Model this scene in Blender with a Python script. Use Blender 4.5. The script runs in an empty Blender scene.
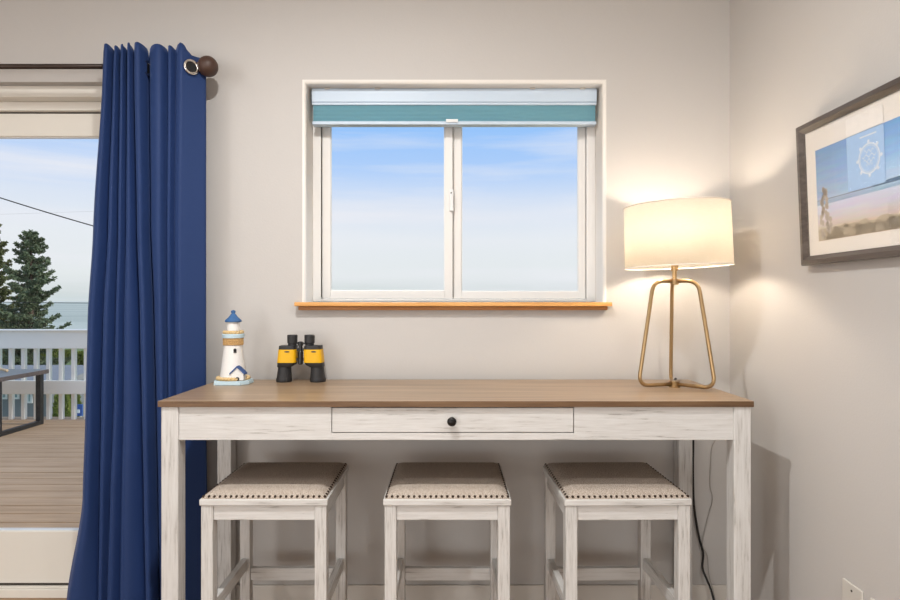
import bpy, bmesh, math, random
from mathutils import Vector, Matrix, noise
R = math.radians
PI = math.pi
scene = bpy.context.scene
COL = scene.collection
CAMZ = 1.22
HOR = 301.0
F = 600.0

def X(px, y): return (px - 450.0) * y / F          # metres across at depth y
def Z(row, y): return CAMZ + (HOR - row) * y / F    # height at depth y
def P(px, row, y): return Vector((X(px, y), y, Z(row, y)))

def s2l(c):
    def f(v):
        v /= 255.0
        return v / 12.92 if v <= 0.04045 else ((v + 0.055) / 1.055) ** 2.4
    return (f(c[0]), f(c[1]), f(c[2]), 1.0)

# ------------------------------------------------------------------ materials
def new_mat(name):
    m = bpy.data.materials.new(name)
    m.use_nodes = True
    nt = m.node_tree
    return m, nt, nt.nodes['Principled BSDF']

def plain(name, rgb, rough=0.6, metal=0.0, spec=0.5, bump=0.0, bscale=200.0, var=0.04):
    m, nt, b = new_mat(name)
    b.inputs['Roughness'].default_value = rough
    b.inputs['Metallic'].default_value = metal
    b.inputs['Specular IOR Level'].default_value = spec
    tc = nt.nodes.new('ShaderNodeTexCoord')
    n = nt.nodes.new('ShaderNodeTexNoise')
    n.inputs['Scale'].default_value = bscale
    n.inputs['Detail'].default_value = 4
    nt.links.new(tc.outputs['Object'], n.inputs['Vector'])
    r = nt.nodes.new('ShaderNodeValToRGB')
    c = s2l(rgb)
    r.color_ramp.elements[0].color = tuple(min(1, v * (1 - var)) for v in c[:3]) + (1,)
    r.color_ramp.elements[1].color = tuple(min(1, v * (1 + var)) for v in c[:3]) + (1,)
    nt.links.new(n.outputs['Fac'], r.inputs['Fac'])
    nt.links.new(r.outputs['Color'], b.inputs['Base Color'])
    if bump:
        bp = nt.nodes.new('ShaderNodeBump')
        bp.inputs['Strength'].default_value = bump
        bp.inputs['Distance'].default_value = 0.001
        nt.links.new(n.outputs['Fac'], bp.inputs['Height'])
        nt.links.new(bp.outputs['Normal'], b.inputs['Normal'])
    return m

def wood(name, cols, axis, rough=0.5, fine=260.0, long=5.0, bump=0.25, spec=0.3, coat=0.0, mid=(0.36, 0.52, 0.68)):
    """streaky grain running along axis"""
    m, nt, b = new_mat(name)
    b.inputs['Roughness'].default_value = rough
    b.inputs['Specular IOR Level'].default_value = spec
    b.inputs['Coat Weight'].default_value = coat
    tc = nt.nodes.new('ShaderNodeTexCoord')
    mp = nt.nodes.new('ShaderNodeMapping')
    sc = [fine * 0.35] * 3
    sc[axis] = long
    mp.inputs['Scale'].default_value = sc
    nt.links.new(tc.outputs['Object'], mp.inputs['Vector'])
    n = nt.nodes.new('ShaderNodeTexNoise')
    n.inputs['Scale'].default_value = 1.0
    n.inputs['Detail'].default_value = 6
    n.inputs['Roughness'].default_value = 0.65
    nt.links.new(mp.outputs['Vector'], n.inputs['Vector'])
    n2 = nt.nodes.new('ShaderNodeTexNoise')
    mp2 = nt.nodes.new('ShaderNodeMapping')
    sc2 = [fine * 0.07] * 3
    sc2[axis] = long * 0.5
    mp2.inputs['Scale'].default_value = sc2; mp2.inputs['Location'].default_value = (0.37, 1.7, 0.9)
    nt.links.new(tc.outputs['Object'], mp2.inputs['Vector'])
    nt.links.new(mp2.outputs['Vector'], n2.inputs['Vector'])
    n2.inputs['Scale'].default_value = 1.0
    n2.inputs['Detail'].default_value = 3
    mix = nt.nodes.new('ShaderNodeMath'); mix.operation = 'MULTIPLY_ADD'
    mix.inputs[1].default_value = 0.25; mix.inputs[2].default_value = 0.0
    nt.links.new(n2.outputs['Fac'], mix.inputs[0])
    add = nt.nodes.new('ShaderNodeMath'); add.operation = 'MULTIPLY_ADD'
    add.inputs[1].default_value = 0.75
    nt.links.new(n.outputs['Fac'], add.inputs[0])
    nt.links.new(mix.outputs[0], add.inputs[2])
    r = nt.nodes.new('ShaderNodeValToRGB')
    e = r.color_ramp.elements
    e[0].position = mid[0]; e[0].color = s2l(cols[0])
    e[1].position = mid[2]; e[1].color = s2l(cols[2])
    k = e.new(mid[1]); k.color = s2l(cols[1])
    nt.links.new(add.outputs[0], r.inputs['Fac'])
    nt.links.new(r.outputs['Color'], b.inputs['Base Color'])
    bp = nt.nodes.new('ShaderNodeBump')
    bp.inputs['Strength'].default_value = bump
    bp.inputs['Distance'].default_value = 0.001
    nt.links.new(n.outputs['Fac'], bp.inputs['Height'])
    nt.links.new(bp.outputs['Normal'], b.inputs['Normal'])
    return m

WW = [(150, 146, 141), (198, 196, 193), (209, 208, 206)]
M = {}
M['wash_x'] = wood('whitewashed wood grain across', WW, 0, fine=420, long=9, bump=0.5, mid=(0.34, 0.42, 0.6))
M['wash_y'] = wood('whitewashed wood grain deep', WW, 1, fine=420, long=9, bump=0.5, mid=(0.34, 0.44, 0.6))
M['wash_z'] = wood('whitewashed wood grain upright', WW, 2, fine=420, long=9, bump=0.5, mid=(0.34, 0.46, 0.6))
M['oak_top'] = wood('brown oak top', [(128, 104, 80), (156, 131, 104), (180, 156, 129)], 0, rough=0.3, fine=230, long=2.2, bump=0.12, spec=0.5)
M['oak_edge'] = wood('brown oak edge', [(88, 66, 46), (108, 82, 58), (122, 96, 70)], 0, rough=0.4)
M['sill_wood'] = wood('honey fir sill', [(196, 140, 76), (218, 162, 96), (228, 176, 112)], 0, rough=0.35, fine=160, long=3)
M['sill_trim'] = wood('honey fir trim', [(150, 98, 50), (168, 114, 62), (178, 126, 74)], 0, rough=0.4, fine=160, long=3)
M['wall'] = plain('warm grey wall paint', (193, 190, 187), 0.75, spec=0.15, bump=0.35, bscale=160, var=0.012)
M['reveal'] = plain('reveal paint brightened as if lit', (226, 222, 216), 0.5, bscale=160, var=0.01)  # lighter than the wall colour: light on the window reveal painted in
M['ceil'] = plain('ceiling paint', (226, 222, 215), 0.85, spec=0.1, bscale=120)
M['floor'] = wood('oak floor', [(136, 108, 82), (162, 132, 104), (178, 148, 120)], 0, rough=0.4, fine=60, long=2)
M['vinyl'] = plain('white vinyl', (228, 226, 223), 0.4, bscale=40, var=0.01)
M['vinyl_door'] = plain('off-white door vinyl', (228, 224, 215), 0.45, bscale=40, var=0.01)
M['gasket'] = plain('dark rubber seal', (66, 60, 54), 0.7)
M['trim'] = plain('white trim paint', (214, 208, 200), 0.5, bscale=40, var=0.01)
M['blind_rail'] = plain('pale blue blind rail', (190, 206, 222), 0.45, bscale=30, var=0.01)
M['rod'] = plain('dark bronze rod', (58, 46, 40), 0.4, metal=0.4)
M['finial'] = plain('dark brown turned wood', (66, 44, 34), 0.5, bscale=60, var=0.25)
M['chrome'] = plain('polished nickel', (225, 222, 218), 0.15, metal=1.0)
M['brass'] = plain('brushed gold metal', (176, 148, 108), 0.3, metal=0.9, bscale=300)
M['black'] = plain('black rubber', (34, 34, 36), 0.5, bump=0.4, bscale=600)
M['blackpl'] = plain('black plastic', (22, 22, 24), 0.35)
M['yellow'] = plain('yellow rubber armour', (224, 172, 2), 0.5, bscale=200)
M['nail'] = plain('aged bronze nails', (66, 54, 46), 0.35, metal=0.8)
M['knob'] = plain('black bronze knob', (30, 28, 28), 0.3, metal=0.5)
M['lh_white'] = plain('chalky white paint', (228, 227, 225), 0.75, bump=0.5, bscale=220, var=0.05)
M['lh_blue'] = plain('worn blue paint', (52, 96, 146), 0.7, bscale=160, var=0.25)
M['lh_navy'] = plain('navy roof paint', (54, 84, 138), 0.7, bscale=160, var=0.15)
M['lh_pale'] = plain('pale blue paint', (188, 212, 224), 0.7, bscale=160, var=0.06)
M['rope'] = plain('natural rope', (214, 186, 138), 0.9, bump=0.6, bscale=500, var=0.15)
M['rope_d'] = plain('tan rope', (196, 160, 108), 0.9, bump=0.6, bscale=500, var=0.2)
M['frame'] = wood('grey brown frame', [(66, 58, 53), (84, 75, 69), (98, 90, 83)], 1, rough=0.3, fine=200, long=5, bump=0.05, spec=0.5)
M['mat'] = plain('cream mat board', (236, 229, 220), 0.8, var=0.01)
M['plate'] = plain('ivory wall plate', (204, 200, 193), 0.4, var=0.01)
M['cordb'] = plain('black cord', (22, 20, 20), 0.45)
M['cordg'] = plain('grey wire', (160, 155, 149), 0.4)
M['rail'] = plain('white painted railing', (244, 240, 230), 0.6, bscale=8, var=0.02)
M['deckblk'] = plain('black metal', (18, 18, 18), 0.5, bscale=60, var=0.2)
M['slate'] = plain('grey stone top', (122, 126, 126), 0.5, bscale=20, var=0.15)
M['stoneedge'] = plain('dark stone edge', (78, 70, 68), 0.8, bump=1, bscale=60, var=0.3)
M['drift'] = plain('driftwood', (212, 184, 146), 0.8, bscale=60, var=0.1)
M['grass'] = plain('grass', (112, 128, 72), 0.95, bscale=2.0, var=0.3)
M['needle'] = plain('fir needles', (106, 120, 92), 0.8, spec=0.2, bscale=0.9, var=0.4)
M['needle2'] = plain('olive fir needles', (100, 106, 68), 0.8, spec=0.2, bscale=0.9, var=0.4)
M['hedge'] = plain('olive green foliage', (122, 136, 66), 0.85, spec=0.2, bscale=1.5, var=0.5)
M['bark'] = plain('bark', (88, 74, 62), 0.9, bscale=8, var=0.3)
M['siding'] = plain('grey siding', (120, 126, 128), 0.8, bscale=2, var=0.06)
M['roof'] = plain('grey roof shingles', (138, 140, 142), 0.8, bscale=3, var=0.2)
M['roofdark'] = plain('dark roof', (78, 80, 86), 0.8, bscale=3, var=0.2)
M['winpane'] = plain('window glass pane', (140, 164, 168), 0.15, bscale=1)
M['white'] = plain('white paint', (228, 230, 230), 0.6, bscale=5, var=0.01)
M['bluesign'] = plain('blue sign', (40, 84, 158), 0.5, bscale=5)
M['bulb'], nt, b = new_mat('glowing bulb')
b.inputs['Emission Color'].default_value = s2l((255, 236, 212)); b.inputs['Emission Strength'].default_value = 195

# deck boards
M['deck'] = wood('weathered cedar deck', [(168, 138, 106), (184, 154, 122), (198, 168, 136)], 0, rough=0.75, fine=60, long=1.5, bump=0.3)
# sea
m, nt, b = new_mat('calm sea')
b.inputs['Base Color'].default_value = s2l((158, 180, 184)); b.inputs['Roughness'].default_value = 0.6
b.inputs['Specular IOR Level'].default_value = 0.3
tc = nt.nodes.new('ShaderNodeTexCoord'); mp = nt.nodes.new('ShaderNodeMapping'); mp.inputs['Scale'].default_value = (0.002, 0.012, 1)
n = nt.nodes.new('ShaderNodeTexNoise'); n.inputs['Scale'].default_value = 1; n.inputs['Detail'].default_value = 6
r = nt.nodes.new('ShaderNodeValToRGB')
r.color_ramp.elements[0].color = s2l((180, 184, 164)); r.color_ramp.elements[0].position = 0.35
r.color_ramp.elements[1].color = s2l((202, 204, 184)); r.color_ramp.elements[1].position = 0.65
nt.links.new(tc.outputs['Object'], mp.inputs['Vector']); nt.links.new(mp.outputs['Vector'], n.inputs['Vector'])
nt.links.new(n.outputs['Fac'], r.inputs['Fac']); nt.links.new(r.outputs['Color'], b.inputs['Base Color'])
M['sea'] = m

# navy curtain cloth: fine weave
m, nt, b = new_mat('navy curtain cloth')
b.inputs['Roughness'].default_value = 0.62
b.inputs['Specular IOR Level'].default_value = 0.25
b.inputs['Sheen Weight'].default_value = 0.25
b.inputs['Sheen Tint'].default_value = s2l((120, 150, 220))
tc = nt.nodes.new('ShaderNodeTexCoord')
n = nt.nodes.new('ShaderNodeTexNoise'); n.inputs['Scale'].default_value = 900; n.inputs['Detail'].default_value = 2
r = nt.nodes.new('ShaderNodeValToRGB')
r.color_ramp.elements[0].color = s2l((27, 47, 90)); r.color_ramp.elements[1].color = s2l((38, 62, 110))
nt.links.new(tc.outputs['Object'], n.inputs['Vector']); nt.links.new(n.outputs['Fac'], r.inputs['Fac'])
nt.links.new(r.outputs['Color'], b.inputs['Base Color'])
M['curtain'] = m

# beige tweed seat cloth
m, nt, b = new_mat('beige tweed')
b.inputs['Roughness'].default_value = 0.95; b.inputs['Specular IOR Level'].default_value = 0.1
tc = nt.nodes.new('ShaderNodeTexCoord')
n = nt.nodes.new('ShaderNodeTexNoise'); n.inputs['Scale'].default_value = 420; n.inputs['Detail'].default_value = 3
r = nt.nodes.new('ShaderNodeValToRGB')
r.color_ramp.elements[0].position = 0.36; r.color_ramp.elements[0].color = s2l((140, 127, 115))
r.color_ramp.elements[1].position = 0.62; r.color_ramp.elements[1].color = s2l((202, 190, 178))
nt.links.new(tc.outputs['Object'], n.inputs['Vector']); nt.links.new(n.outputs['Fac'], r.inputs['Fac'])
nt.links.new(r.outputs['Color'], b.inputs['Base Color'])
bp = nt.nodes.new('ShaderNodeBump'); bp.inputs['Strength'].default_value = 0.5; bp.inputs['Distance'].default_value = 0.001
nt.links.new(n.outputs['Fac'], bp.inputs['Height']); nt.links.new(bp.outputs['Normal'], b.inputs['Normal'])
M['tweed'] = m

# teal honeycomb cloth, slightly see-through to daylight
m, nt, b = new_mat('teal blind cloth')
b.inputs['Base Color'].default_value = s2l((148, 200, 214)); b.inputs['Roughness'].default_value = 0.8
tr = nt.nodes.new('ShaderNodeBsdfTranslucent'); tr.inputs['Color'].default_value = s2l((134, 194, 208))
mx = nt.nodes.new('ShaderNodeMixShader'); mx.inputs['Fac'].default_value = 0.45
nt.links.new(b.outputs[0], mx.inputs[1]); nt.links.new(tr.outputs[0], mx.inputs[2])
nt.links.new(mx.outputs[0], nt.nodes['Material Output'].inputs['Surface'])
M['blind'] = m

# lamp shade linen
m, nt, b = new_mat('ivory linen shade')
b.inputs['Base Color'].default_value = s2l((244, 236, 222)); b.inputs['Roughness'].default_value = 0.9
b.inputs['Specular IOR Level'].default_value = 0.1
tr = nt.nodes.new('ShaderNodeBsdfTranslucent'); tr.inputs['Color'].default_value = s2l((250, 242, 228))
tc = nt.nodes.new('ShaderNodeTexCoord'); mp = nt.nodes.new('ShaderNodeMapping'); mp.inputs['Scale'].default_value = (60, 60, 500)
n = nt.nodes.new('ShaderNodeTexNoise'); n.inputs['Scale'].default_value = 1; n.inputs['Detail'].default_value = 3
r = nt.nodes.new('ShaderNodeValToRGB')
r.color_ramp.elements[0].color = s2l((244, 238, 226)); r.color_ramp.elements[1].color = s2l((255, 252, 246))
nt.links.new(tc.outputs['Object'], mp.inputs['Vector']); nt.links.new(mp.outputs['Vector'], n.inputs['Vector'])
nt.links.new(n.outputs['Fac'], r.inputs['Fac']); nt.links.new(r.outputs['Color'], tr.inputs['Color'])
mx = nt.nodes.new('ShaderNodeMixShader'); mx.inputs['Fac'].default_value = 0.68
nt.links.new(b.outputs[0], mx.inputs[1]); nt.links.new(tr.outputs[0], mx.inputs[2])
nt.links.new(mx.outputs[0], nt.nodes['Material Output'].inputs['Surface'])
M['shade'] = m

# clear window glass
m = bpy.data.materials.new('clear glass'); m.use_nodes = True; nt = m.node_tree
nt.nodes.remove(nt.nodes['Principled BSDF'])
tp = nt.nodes.new('ShaderNodeBsdfTransparent'); gl = nt.nodes.new('ShaderNodeBsdfGlossy'); gl.inputs['Roughness'].default_value = 0.02
lw_ = nt.nodes.new('ShaderNodeLayerWeight'); lw_.inputs['Blend'].default_value = 0.5
pw = nt.nodes.new('ShaderNodeMath'); pw.operation = 'POWER'; pw.inputs[1].default_value = 4.0
fr = nt.nodes.new('ShaderNodeMath'); fr.operation = 'MULTIPLY_ADD'; fr.inputs[1].default_value = 0.6; fr.inputs[2].default_value = 0.015
nt.links.new(lw_.outputs['Facing'], pw.inputs[0]); nt.links.new(pw.outputs[0], fr.inputs[0])
mx = nt.nodes.new('ShaderNodeMixShader')
nt.links.new(fr.outputs[0], mx.inputs['Fac']); nt.links.new(tp.outputs[0], mx.inputs[1]); nt.links.new(gl.outputs[0], mx.inputs[2])
nt.links.new(mx.outputs[0], nt.nodes['Material Output'].inputs['Surface'])
M['glass'] = m

# ------------------------------------------------------------------ mesh helpers
def box(bm, x0, x1, y0, y1, z0, z1):
    r = bmesh.ops.create_cube(bm, size=1)
    bmesh.ops.scale(bm, vec=(x1 - x0, y1 - y0, z1 - z0), verts=r['verts'])
    bmesh.ops.translate(bm, vec=((x0 + x1) / 2, (y0 + y1) / 2, (z0 + z1) / 2), verts=r['verts'])
    return r['verts']

def quad(bm, *pts):
    return bm.faces.new([bm.verts.new(p) for p in pts])

def lathe(bm, prof, cx=0, cy=0, n=32, cap=True, axis='Z'):
    rings = []
    for rr, h in prof:
        ring = []
        for i in range(n):
            a = 2 * PI * i / n
            if axis == 'Z': p = (cx + rr * math.cos(a), cy + rr * math.sin(a), h)
            elif axis == 'X': p = (h, cx + rr * math.cos(a), cy + rr * math.sin(a))
            else: p = (cx + rr * math.cos(a), h, cy + rr * math.sin(a))
            ring.append(bm.verts.new(p))
        rings.append(ring)
    for a, b_ in zip(rings[:-1], rings[1:]):
        for i in range(n):
            bm.faces.new((a[i], a[(i + 1) % n], b_[(i + 1) % n], b_[i]))
    if cap:
        bm.faces.new(rings[0][::-1]); bm.faces.new(rings[-1])
    return rings

def tube(bm, pts, r, n=10, closed=False):
    pts = [Vector(p) for p in pts]
    rings = []
    N = len(pts)
    prev = None
    for i, p in enumerate(pts):
        if closed: t = pts[(i + 1) % N] - pts[i - 1]
        else: t = pts[min(i + 1, N - 1)] - pts[max(i - 1, 0)]
        t.normalize()
        if prev is None:
            u = t.cross(Vector((0, 0, 1)))
            if u.length < 0.1: u = t.cross(Vector((1, 0, 0)))
        else:
            u = prev - t * prev.dot(t)
        u.normalize(); prev = u
        v = t.cross(u)
        rr = r[i] if isinstance(r, (list, tuple)) else r
        rings.append([bm.verts.new(p + (u * math.cos(2 * PI * k / n) + v * math.sin(2 * PI * k / n)) * rr) for k in range(n)])
    rng = range(N if closed else N - 1)
    for i in rng:
        a, b_ = rings[i], rings[(i + 1) % N]
        for k in range(n):
            bm.faces.new((a[k], a[(k + 1) % n], b_[(k + 1) % n], b_[k]))
    if not closed:
        bm.faces.new(rings[0][::-1]); bm.faces.new(rings[-1])

def smooth_path(ctrl, n=8):
    ctrl = [Vector(c) for c in ctrl]
    out = []
    for i in range(len(ctrl) - 1):
        p0 = ctrl[max(i - 1, 0)]; p1 = ctrl[i]; p2 = ctrl[i + 1]; p3 = ctrl[min(i + 2, len(ctrl) - 1)]
        for k in range(n):
            t = k / n
            out.append(0.5 * ((2 * p1) + (-p0 + p2) * t + (2 * p0 - 5 * p1 + 4 * p2 - p3) * t * t + (-p0 + 3 * p1 - 3 * p2 + p3) * t ** 3))
    out.append(ctrl[-1])
    return out

def round_path(pts, rads, n=8):
    """polyline with rounded corners"""
    pts = [Vector(p) for p in pts]
    out = [pts[0]]
    for i in range(1, len(pts) - 1):
        a = (pts[i - 1] - pts[i]).normalized(); b_ = (pts[i + 1] - pts[i]).normalized()
        r = rads[i - 1]
        s = pts[i] + a * r; e = pts[i] + b_ * r
        for k in range(n + 1):
            t = k / n
            out.append((1 - t) ** 2 * s + 2 * t * (1 - t) * pts[i] + t * t * e)
    out.append(pts[-1])
    return out

def tag(o, label=None, cat=None, group=None, kind=None):
    if label: o['label'] = label
    if cat: o['category'] = cat
    if group: o['group'] = group
    if kind: o['kind'] = kind
    return o

def world_offset(o):
    v = Vector((0, 0, 0))
    while o is not None:
        v += o.location; o = o.parent
    return v

def obj(name, bm, mat, parent=None, bevel=0.0, smooth=False, seg=2, subsurf=0):
    """bm is in world coordinates; becomes one mesh object under parent"""
    bmesh.ops.recalc_face_normals(bm, faces=bm.faces)
    me = bpy.data.meshes.new(name)
    o = bpy.data.objects.new(name, me)
    if parent is not None:
        o.parent = parent
        bm.transform(Matrix.Translation(-world_offset(parent)))
        org = Vector((0, 0, 0))
    else:
        vs = [v.co for v in bm.verts]
        lo = Vector((min(v.x for v in vs), min(v.y for v in vs), min(v.z for v in vs)))
        hi = Vector((max(v.x for v in vs), max(v.y for v in vs), max(v.z for v in vs)))
        org = Vector(((lo.x + hi.x) / 2, (lo.y + hi.y) / 2, lo.z))
        bm.transform(Matrix.Translation(-org))
        o.location = org
    if smooth:
        for f in bm.faces: f.smooth = True
    bm.to_mesh(me); bm.free()
    mats = mat if isinstance(mat, (list, tuple)) else [mat]
    for mm in mats: me.materials.append(mm)
    COL.objects.link(o)
    if bevel:
        md = o.modifiers.new('bevel', 'BEVEL'); md.width = bevel; md.segments = seg; md.limit_method = 'ANGLE'; md.angle_limit = R(40)
        md.harden_normals = False
    if subsurf:
        md = o.modifiers.new('sub', 'SUBSURF'); md.levels = subsurf; md.render_levels = subsurf
    return o

def boxo(name, dims, mat, parent=None, bevel=0.0):
    bm = bmesh.new(); box(bm, *dims)
    return obj(name, bm, mat, parent, bevel)

def struct(o): o['kind'] = 'structure'; return o

def empty(name, loc, label, cat, group=None):
    o = bpy.data.objects.new(name, None); COL.objects.link(o)
    o.location = loc; o.empty_display_size = 0.1
    return tag(o, label, cat, group)

def copy_tree(o, parent=None):
    c = o.copy(); COL.objects.link(c); c.parent = parent
    for ch in list(o.children): copy_tree(ch, c)
    return c

# ------------------------------------------------------------------ room
YW = 2.38                     # back wall plane
XR = 1.11                     # right wall plane
XL, YB, ZC = -3.6, -3.6, 2.62
TH = 0.17
WX0, WX1, WZ0, WZ1 = -0.572, 0.606, 1.2155, 2.084      # window opening
DX0, DX1, DZ1 = -3.1, -1.24, 2.089                     # door opening
def wall_back():
    bm = bmesh.new()
    r = 0.014
    xs = [XL, DX0, DX1, WX0 - r, WX1 + r, XR]
    zs = [0, WZ0, WZ1 + r, DZ1, ZC]
    zs = sorted(set(zs))
    def hole(xa, xb, za, zb):
        cx, cz = (xa + xb) / 2, (za + zb) / 2
        if DX0 < cx < DX1 and cz < DZ1: return True
        if WX0 - r < cx < WX1 + r and WZ0 < cz < WZ1 + r: return True
        return False
    for i in range(len(xs) - 1):
        for j in range(len(zs) - 1):
            if not hole(xs[i], xs[i + 1], zs[j], zs[j + 1]):
                quad(bm, (xs[i], YW, zs[j]), (xs[i + 1], YW, zs[j]), (xs[i + 1], YW, zs[j + 1]), (xs[i], YW, zs[j + 1]))
                quad(bm, (xs[i], YW + TH, zs[j]), (xs[i + 1], YW + TH, zs[j]), (xs[i + 1], YW + TH, zs[j + 1]), (xs[i], YW + TH, zs[j + 1]))
    # rounded reveal around the window
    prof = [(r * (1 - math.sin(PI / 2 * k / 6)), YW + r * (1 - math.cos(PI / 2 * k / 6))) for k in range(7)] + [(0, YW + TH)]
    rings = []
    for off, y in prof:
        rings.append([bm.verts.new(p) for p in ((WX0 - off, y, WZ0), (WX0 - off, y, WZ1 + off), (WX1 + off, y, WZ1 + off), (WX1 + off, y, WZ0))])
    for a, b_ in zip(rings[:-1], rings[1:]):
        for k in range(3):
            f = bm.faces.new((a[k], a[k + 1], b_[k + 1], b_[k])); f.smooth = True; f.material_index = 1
        f = bm.faces.new((a[3], a[0], b_[0], b_[3]))
    # door reveal
    for p, q in (((DX0, 0), (DX0, DZ1)), ((DX0, DZ1), (DX1, DZ1)), ((DX1, DZ1), (DX1, 0))):
        quad(bm, (p[0], YW, p[1]), (q[0], YW, q[1]), (q[0], YW + TH, q[1]), (p[0], YW + TH, p[1]))
    bmesh.ops.remove_doubles(bm, verts=bm.verts, dist=0.0001)
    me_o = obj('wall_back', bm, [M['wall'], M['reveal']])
    return struct(me_o)
wall_back()
struct(boxo('wall_right', (XR, XR + 0.1, YB, YW + TH, 0, ZC), M['wall']))
struct(boxo('wall_left', (XL - 0.1, XL, YB, YW + TH, 0, ZC), M['wall']))
struct(boxo('wall_front', (XL, XR, YB - 0.1, YB, 0, ZC), M['wall']))
struct(boxo('ceiling', (XL - 0.1, XR + 0.1, YB - 0.1, YW + TH, ZC, ZC + 0.1), M['ceil']))
struct(boxo('floor', (XL - 0.1, XR + 0.1, YB - 0.1, YW + TH, -0.04, 0), M['floor']))
struct(boxo('baseboard_back', (DX1 + 0.0, XR, YW - 0.012, YW, 0, 0.097), M['trim'], bevel=0.004))
struct(boxo('baseboard_right', (XR - 0.012, XR, YB, YW - 0.012, 0, 0.097), M['trim'], bevel=0.004))

# ------------------------------------------------------------------ window
win = bpy.data.objects.new('window_1', None); COL.objects.link(win); win.location = (0, 2.50, WZ0); struct(win)
def rect_frame(bm, x0, x1, z0, z1, w, y0, y1, wl=None, wr=None, wb=None, wt=None):
    wl = w if wl is None else wl; wr = w if wr is None else wr; wb = w if wb is None else wb; wt = w if wt is None else wt
    box(bm, x0, x0 + wl, y0, y1, z0, z1); box(bm, x1 - wr, x1, y0, y1, z0, z1)
    box(bm, x0 + wl, x1 - wr, y0, y1, z0, z0 + wb); box(bm, x0 + wl, x1 - wr, y0, y1, z1 - wt, z1)
WY = 2.50
bm = bmesh.new(); rect_frame(bm, WX0, WX1, WZ0 + 0.001, WZ1 - 0.001, 0.036, WY, WY + 0.045, wb=0.012)
obj('window_frame', bm, M['vinyl'], win, 0.002)
bm = bmesh.new(); rect_frame(bm, WX0 + 0.038, 0.012, WZ0 + 0.014, WZ1 - 0.04, 0.034, WY + 0.006, WY + 0.03, wb=0.034, wr=0.034)
s1 = obj('window_sash', bm, M['vinyl'], win, 0.002)
bm = bmesh.new(); rect_frame(bm, 0.012, WX1 - 0.038, WZ0 + 0.014, WZ1 - 0.04, 0.028, WY + 0.016, WY + 0.042, wb=0.03, wl=0.036)
s2 = obj('window_sash', bm, M['vinyl'], win, 0.002)
bm = bmesh.new(); rect_frame(bm, WX0 + 0.0715, -0.0215, WZ0 + 0.047, WZ1 - 0.073, 0.004, WY + 0.012, WY + 0.02)
obj('glazing_bead', bm, M['white'], s1)
bm = bmesh.new(); rect_frame(bm, 0.0475, WX1 - 0.0655, WZ0 + 0.0435, WZ1 - 0.067, 0.004, WY + 0.022, WY + 0.03)
obj('glazing_bead', bm, M['white'], s2)
boxo('window_pane', (WX0 + 0.07, -0.02, WY + 0.016, WY + 0.019, WZ0 + 0.045, WZ1 - 0.07), M['glass'], s1)
boxo('window_pane', (0.046, WX1 - 0.064, WY + 0.027, WY + 0.03, WZ0 + 0.042, WZ1 - 0.066), M['glass'], s2)
boxo('meeting_groove', (0.0115, 0.0135, WY + 0.0045, WY + 0.007, WZ0 + 0.02, WZ1 - 0.05), M['gasket'], s1)
boxo('side_groove', (WX0 + 0.0345, WX0 + 0.0375, WY - 0.0005, WY + 0.004, WZ0 + 0.02, WZ1 - 0.05), M['gasket'], win)
lz = Z(200, 2.49)
bm = bmesh.new(); box(bm, X(449.5, WY), X(453.5, WY), WY - 0.008, WY + 0.005, lz - 0.045, lz + 0.045)
lt = obj('sash_latch', bm, M['white'], win, 0.003)
bm = bmesh.new(); lathe(bm, [(0.003, WY - 0.010), (0.003, WY - 0.007)], X(451.2, WY), lz + 0.03, 10, axis='Y')
obj('latch_screw', bm, M['gasket'], lt)
# window sill
sl = bpy.data.objects.new('trim_1', None); COL.objects.link(sl); sl.location = (0, YW, 1.19); struct(sl)
bm = bmesh.new()
x0, x1 = X(294, 2.335), X(612.5, 2.335)
box(bm, x0, x1, 2.335, YW - 0.0005, 1.1995, 1.2155)
box(bm, WX0, WX1, YW - 0.0005, WY + 0.04, 1.1995, 1.2155)
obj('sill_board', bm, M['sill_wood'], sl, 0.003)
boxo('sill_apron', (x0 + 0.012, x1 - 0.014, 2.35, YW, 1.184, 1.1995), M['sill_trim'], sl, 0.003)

# blind
BY = 2.43
bl = empty('window_blind', (0.015, BY + 0.025, WZ1), 'raised teal cellular window blind with pale blue rails at the top of the window', 'blind')
bx0, bx1 = X(311.5, BY), X(597, BY)
bx0 = max(bx0, WX0 + 0.006); bx1 = min(bx1, WX1 - 0.006)
bm = bmesh.new(); box(bm, bx0, bx1, BY, BY + 0.045, Z(102, BY), WZ1 - 0.002); 
obj('head_rail', bm, M['blind_rail'], bl, 0.003)
boxo('middle_rail', (bx0 + 0.002, bx1 - 0.002, BY - 0.002, BY + 0.04, Z(105, BY), Z(102.4, BY)), M['blind_rail'], bl, 0.002)
bm = bmesh.new()
zt, zb = Z(105, BY), Z(121, BY)
nf = 12
pts = []
for k in range(nf * 2 + 1):
    z = zt + (zb - zt) * k / (nf * 2)
    pts.append((BY + (0.0055 if k % 2 == 0 else 0.003), z))
back = [(2 * (BY + 0.02) - y + 0.001, z) for y, z in pts]
for arr in (pts, back):
    for a, b_ in zip(arr[:-1], arr[1:]):
        quad(bm, (bx0 + 0.006, a[0], a[1]), (bx1 - 0.006, a[0], a[1]), (bx1 - 0.006, b_[0], b_[1]), (bx0 + 0.006, b_[0], b_[1]))
for xx in (bx0 + 0.006, bx1 - 0.006):
    for i in range(len(pts) - 1):
        quad(bm, (xx, pts[i][0], pts[i][1]), (xx, back[i][0], back[i][1]), (xx, back[i + 1][0], back[i + 1][1]), (xx, pts[i + 1][0], pts[i + 1][1]))
obj('blind_fabric', bm, M['blind'], bl)
boxo('bottom_rail', (bx0 + 0.002, bx1 - 0.002, BY, BY + 0.04, Z(124.5, BY), Z(121, BY)), M['blind_rail'], bl, 0.003)
boxo('lift_tab', (X(446, BY), X(458, BY), BY - 0.006, BY, Z(122.5, BY), Z(119.5, BY)), M['white'], bl, 0.001)
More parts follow.
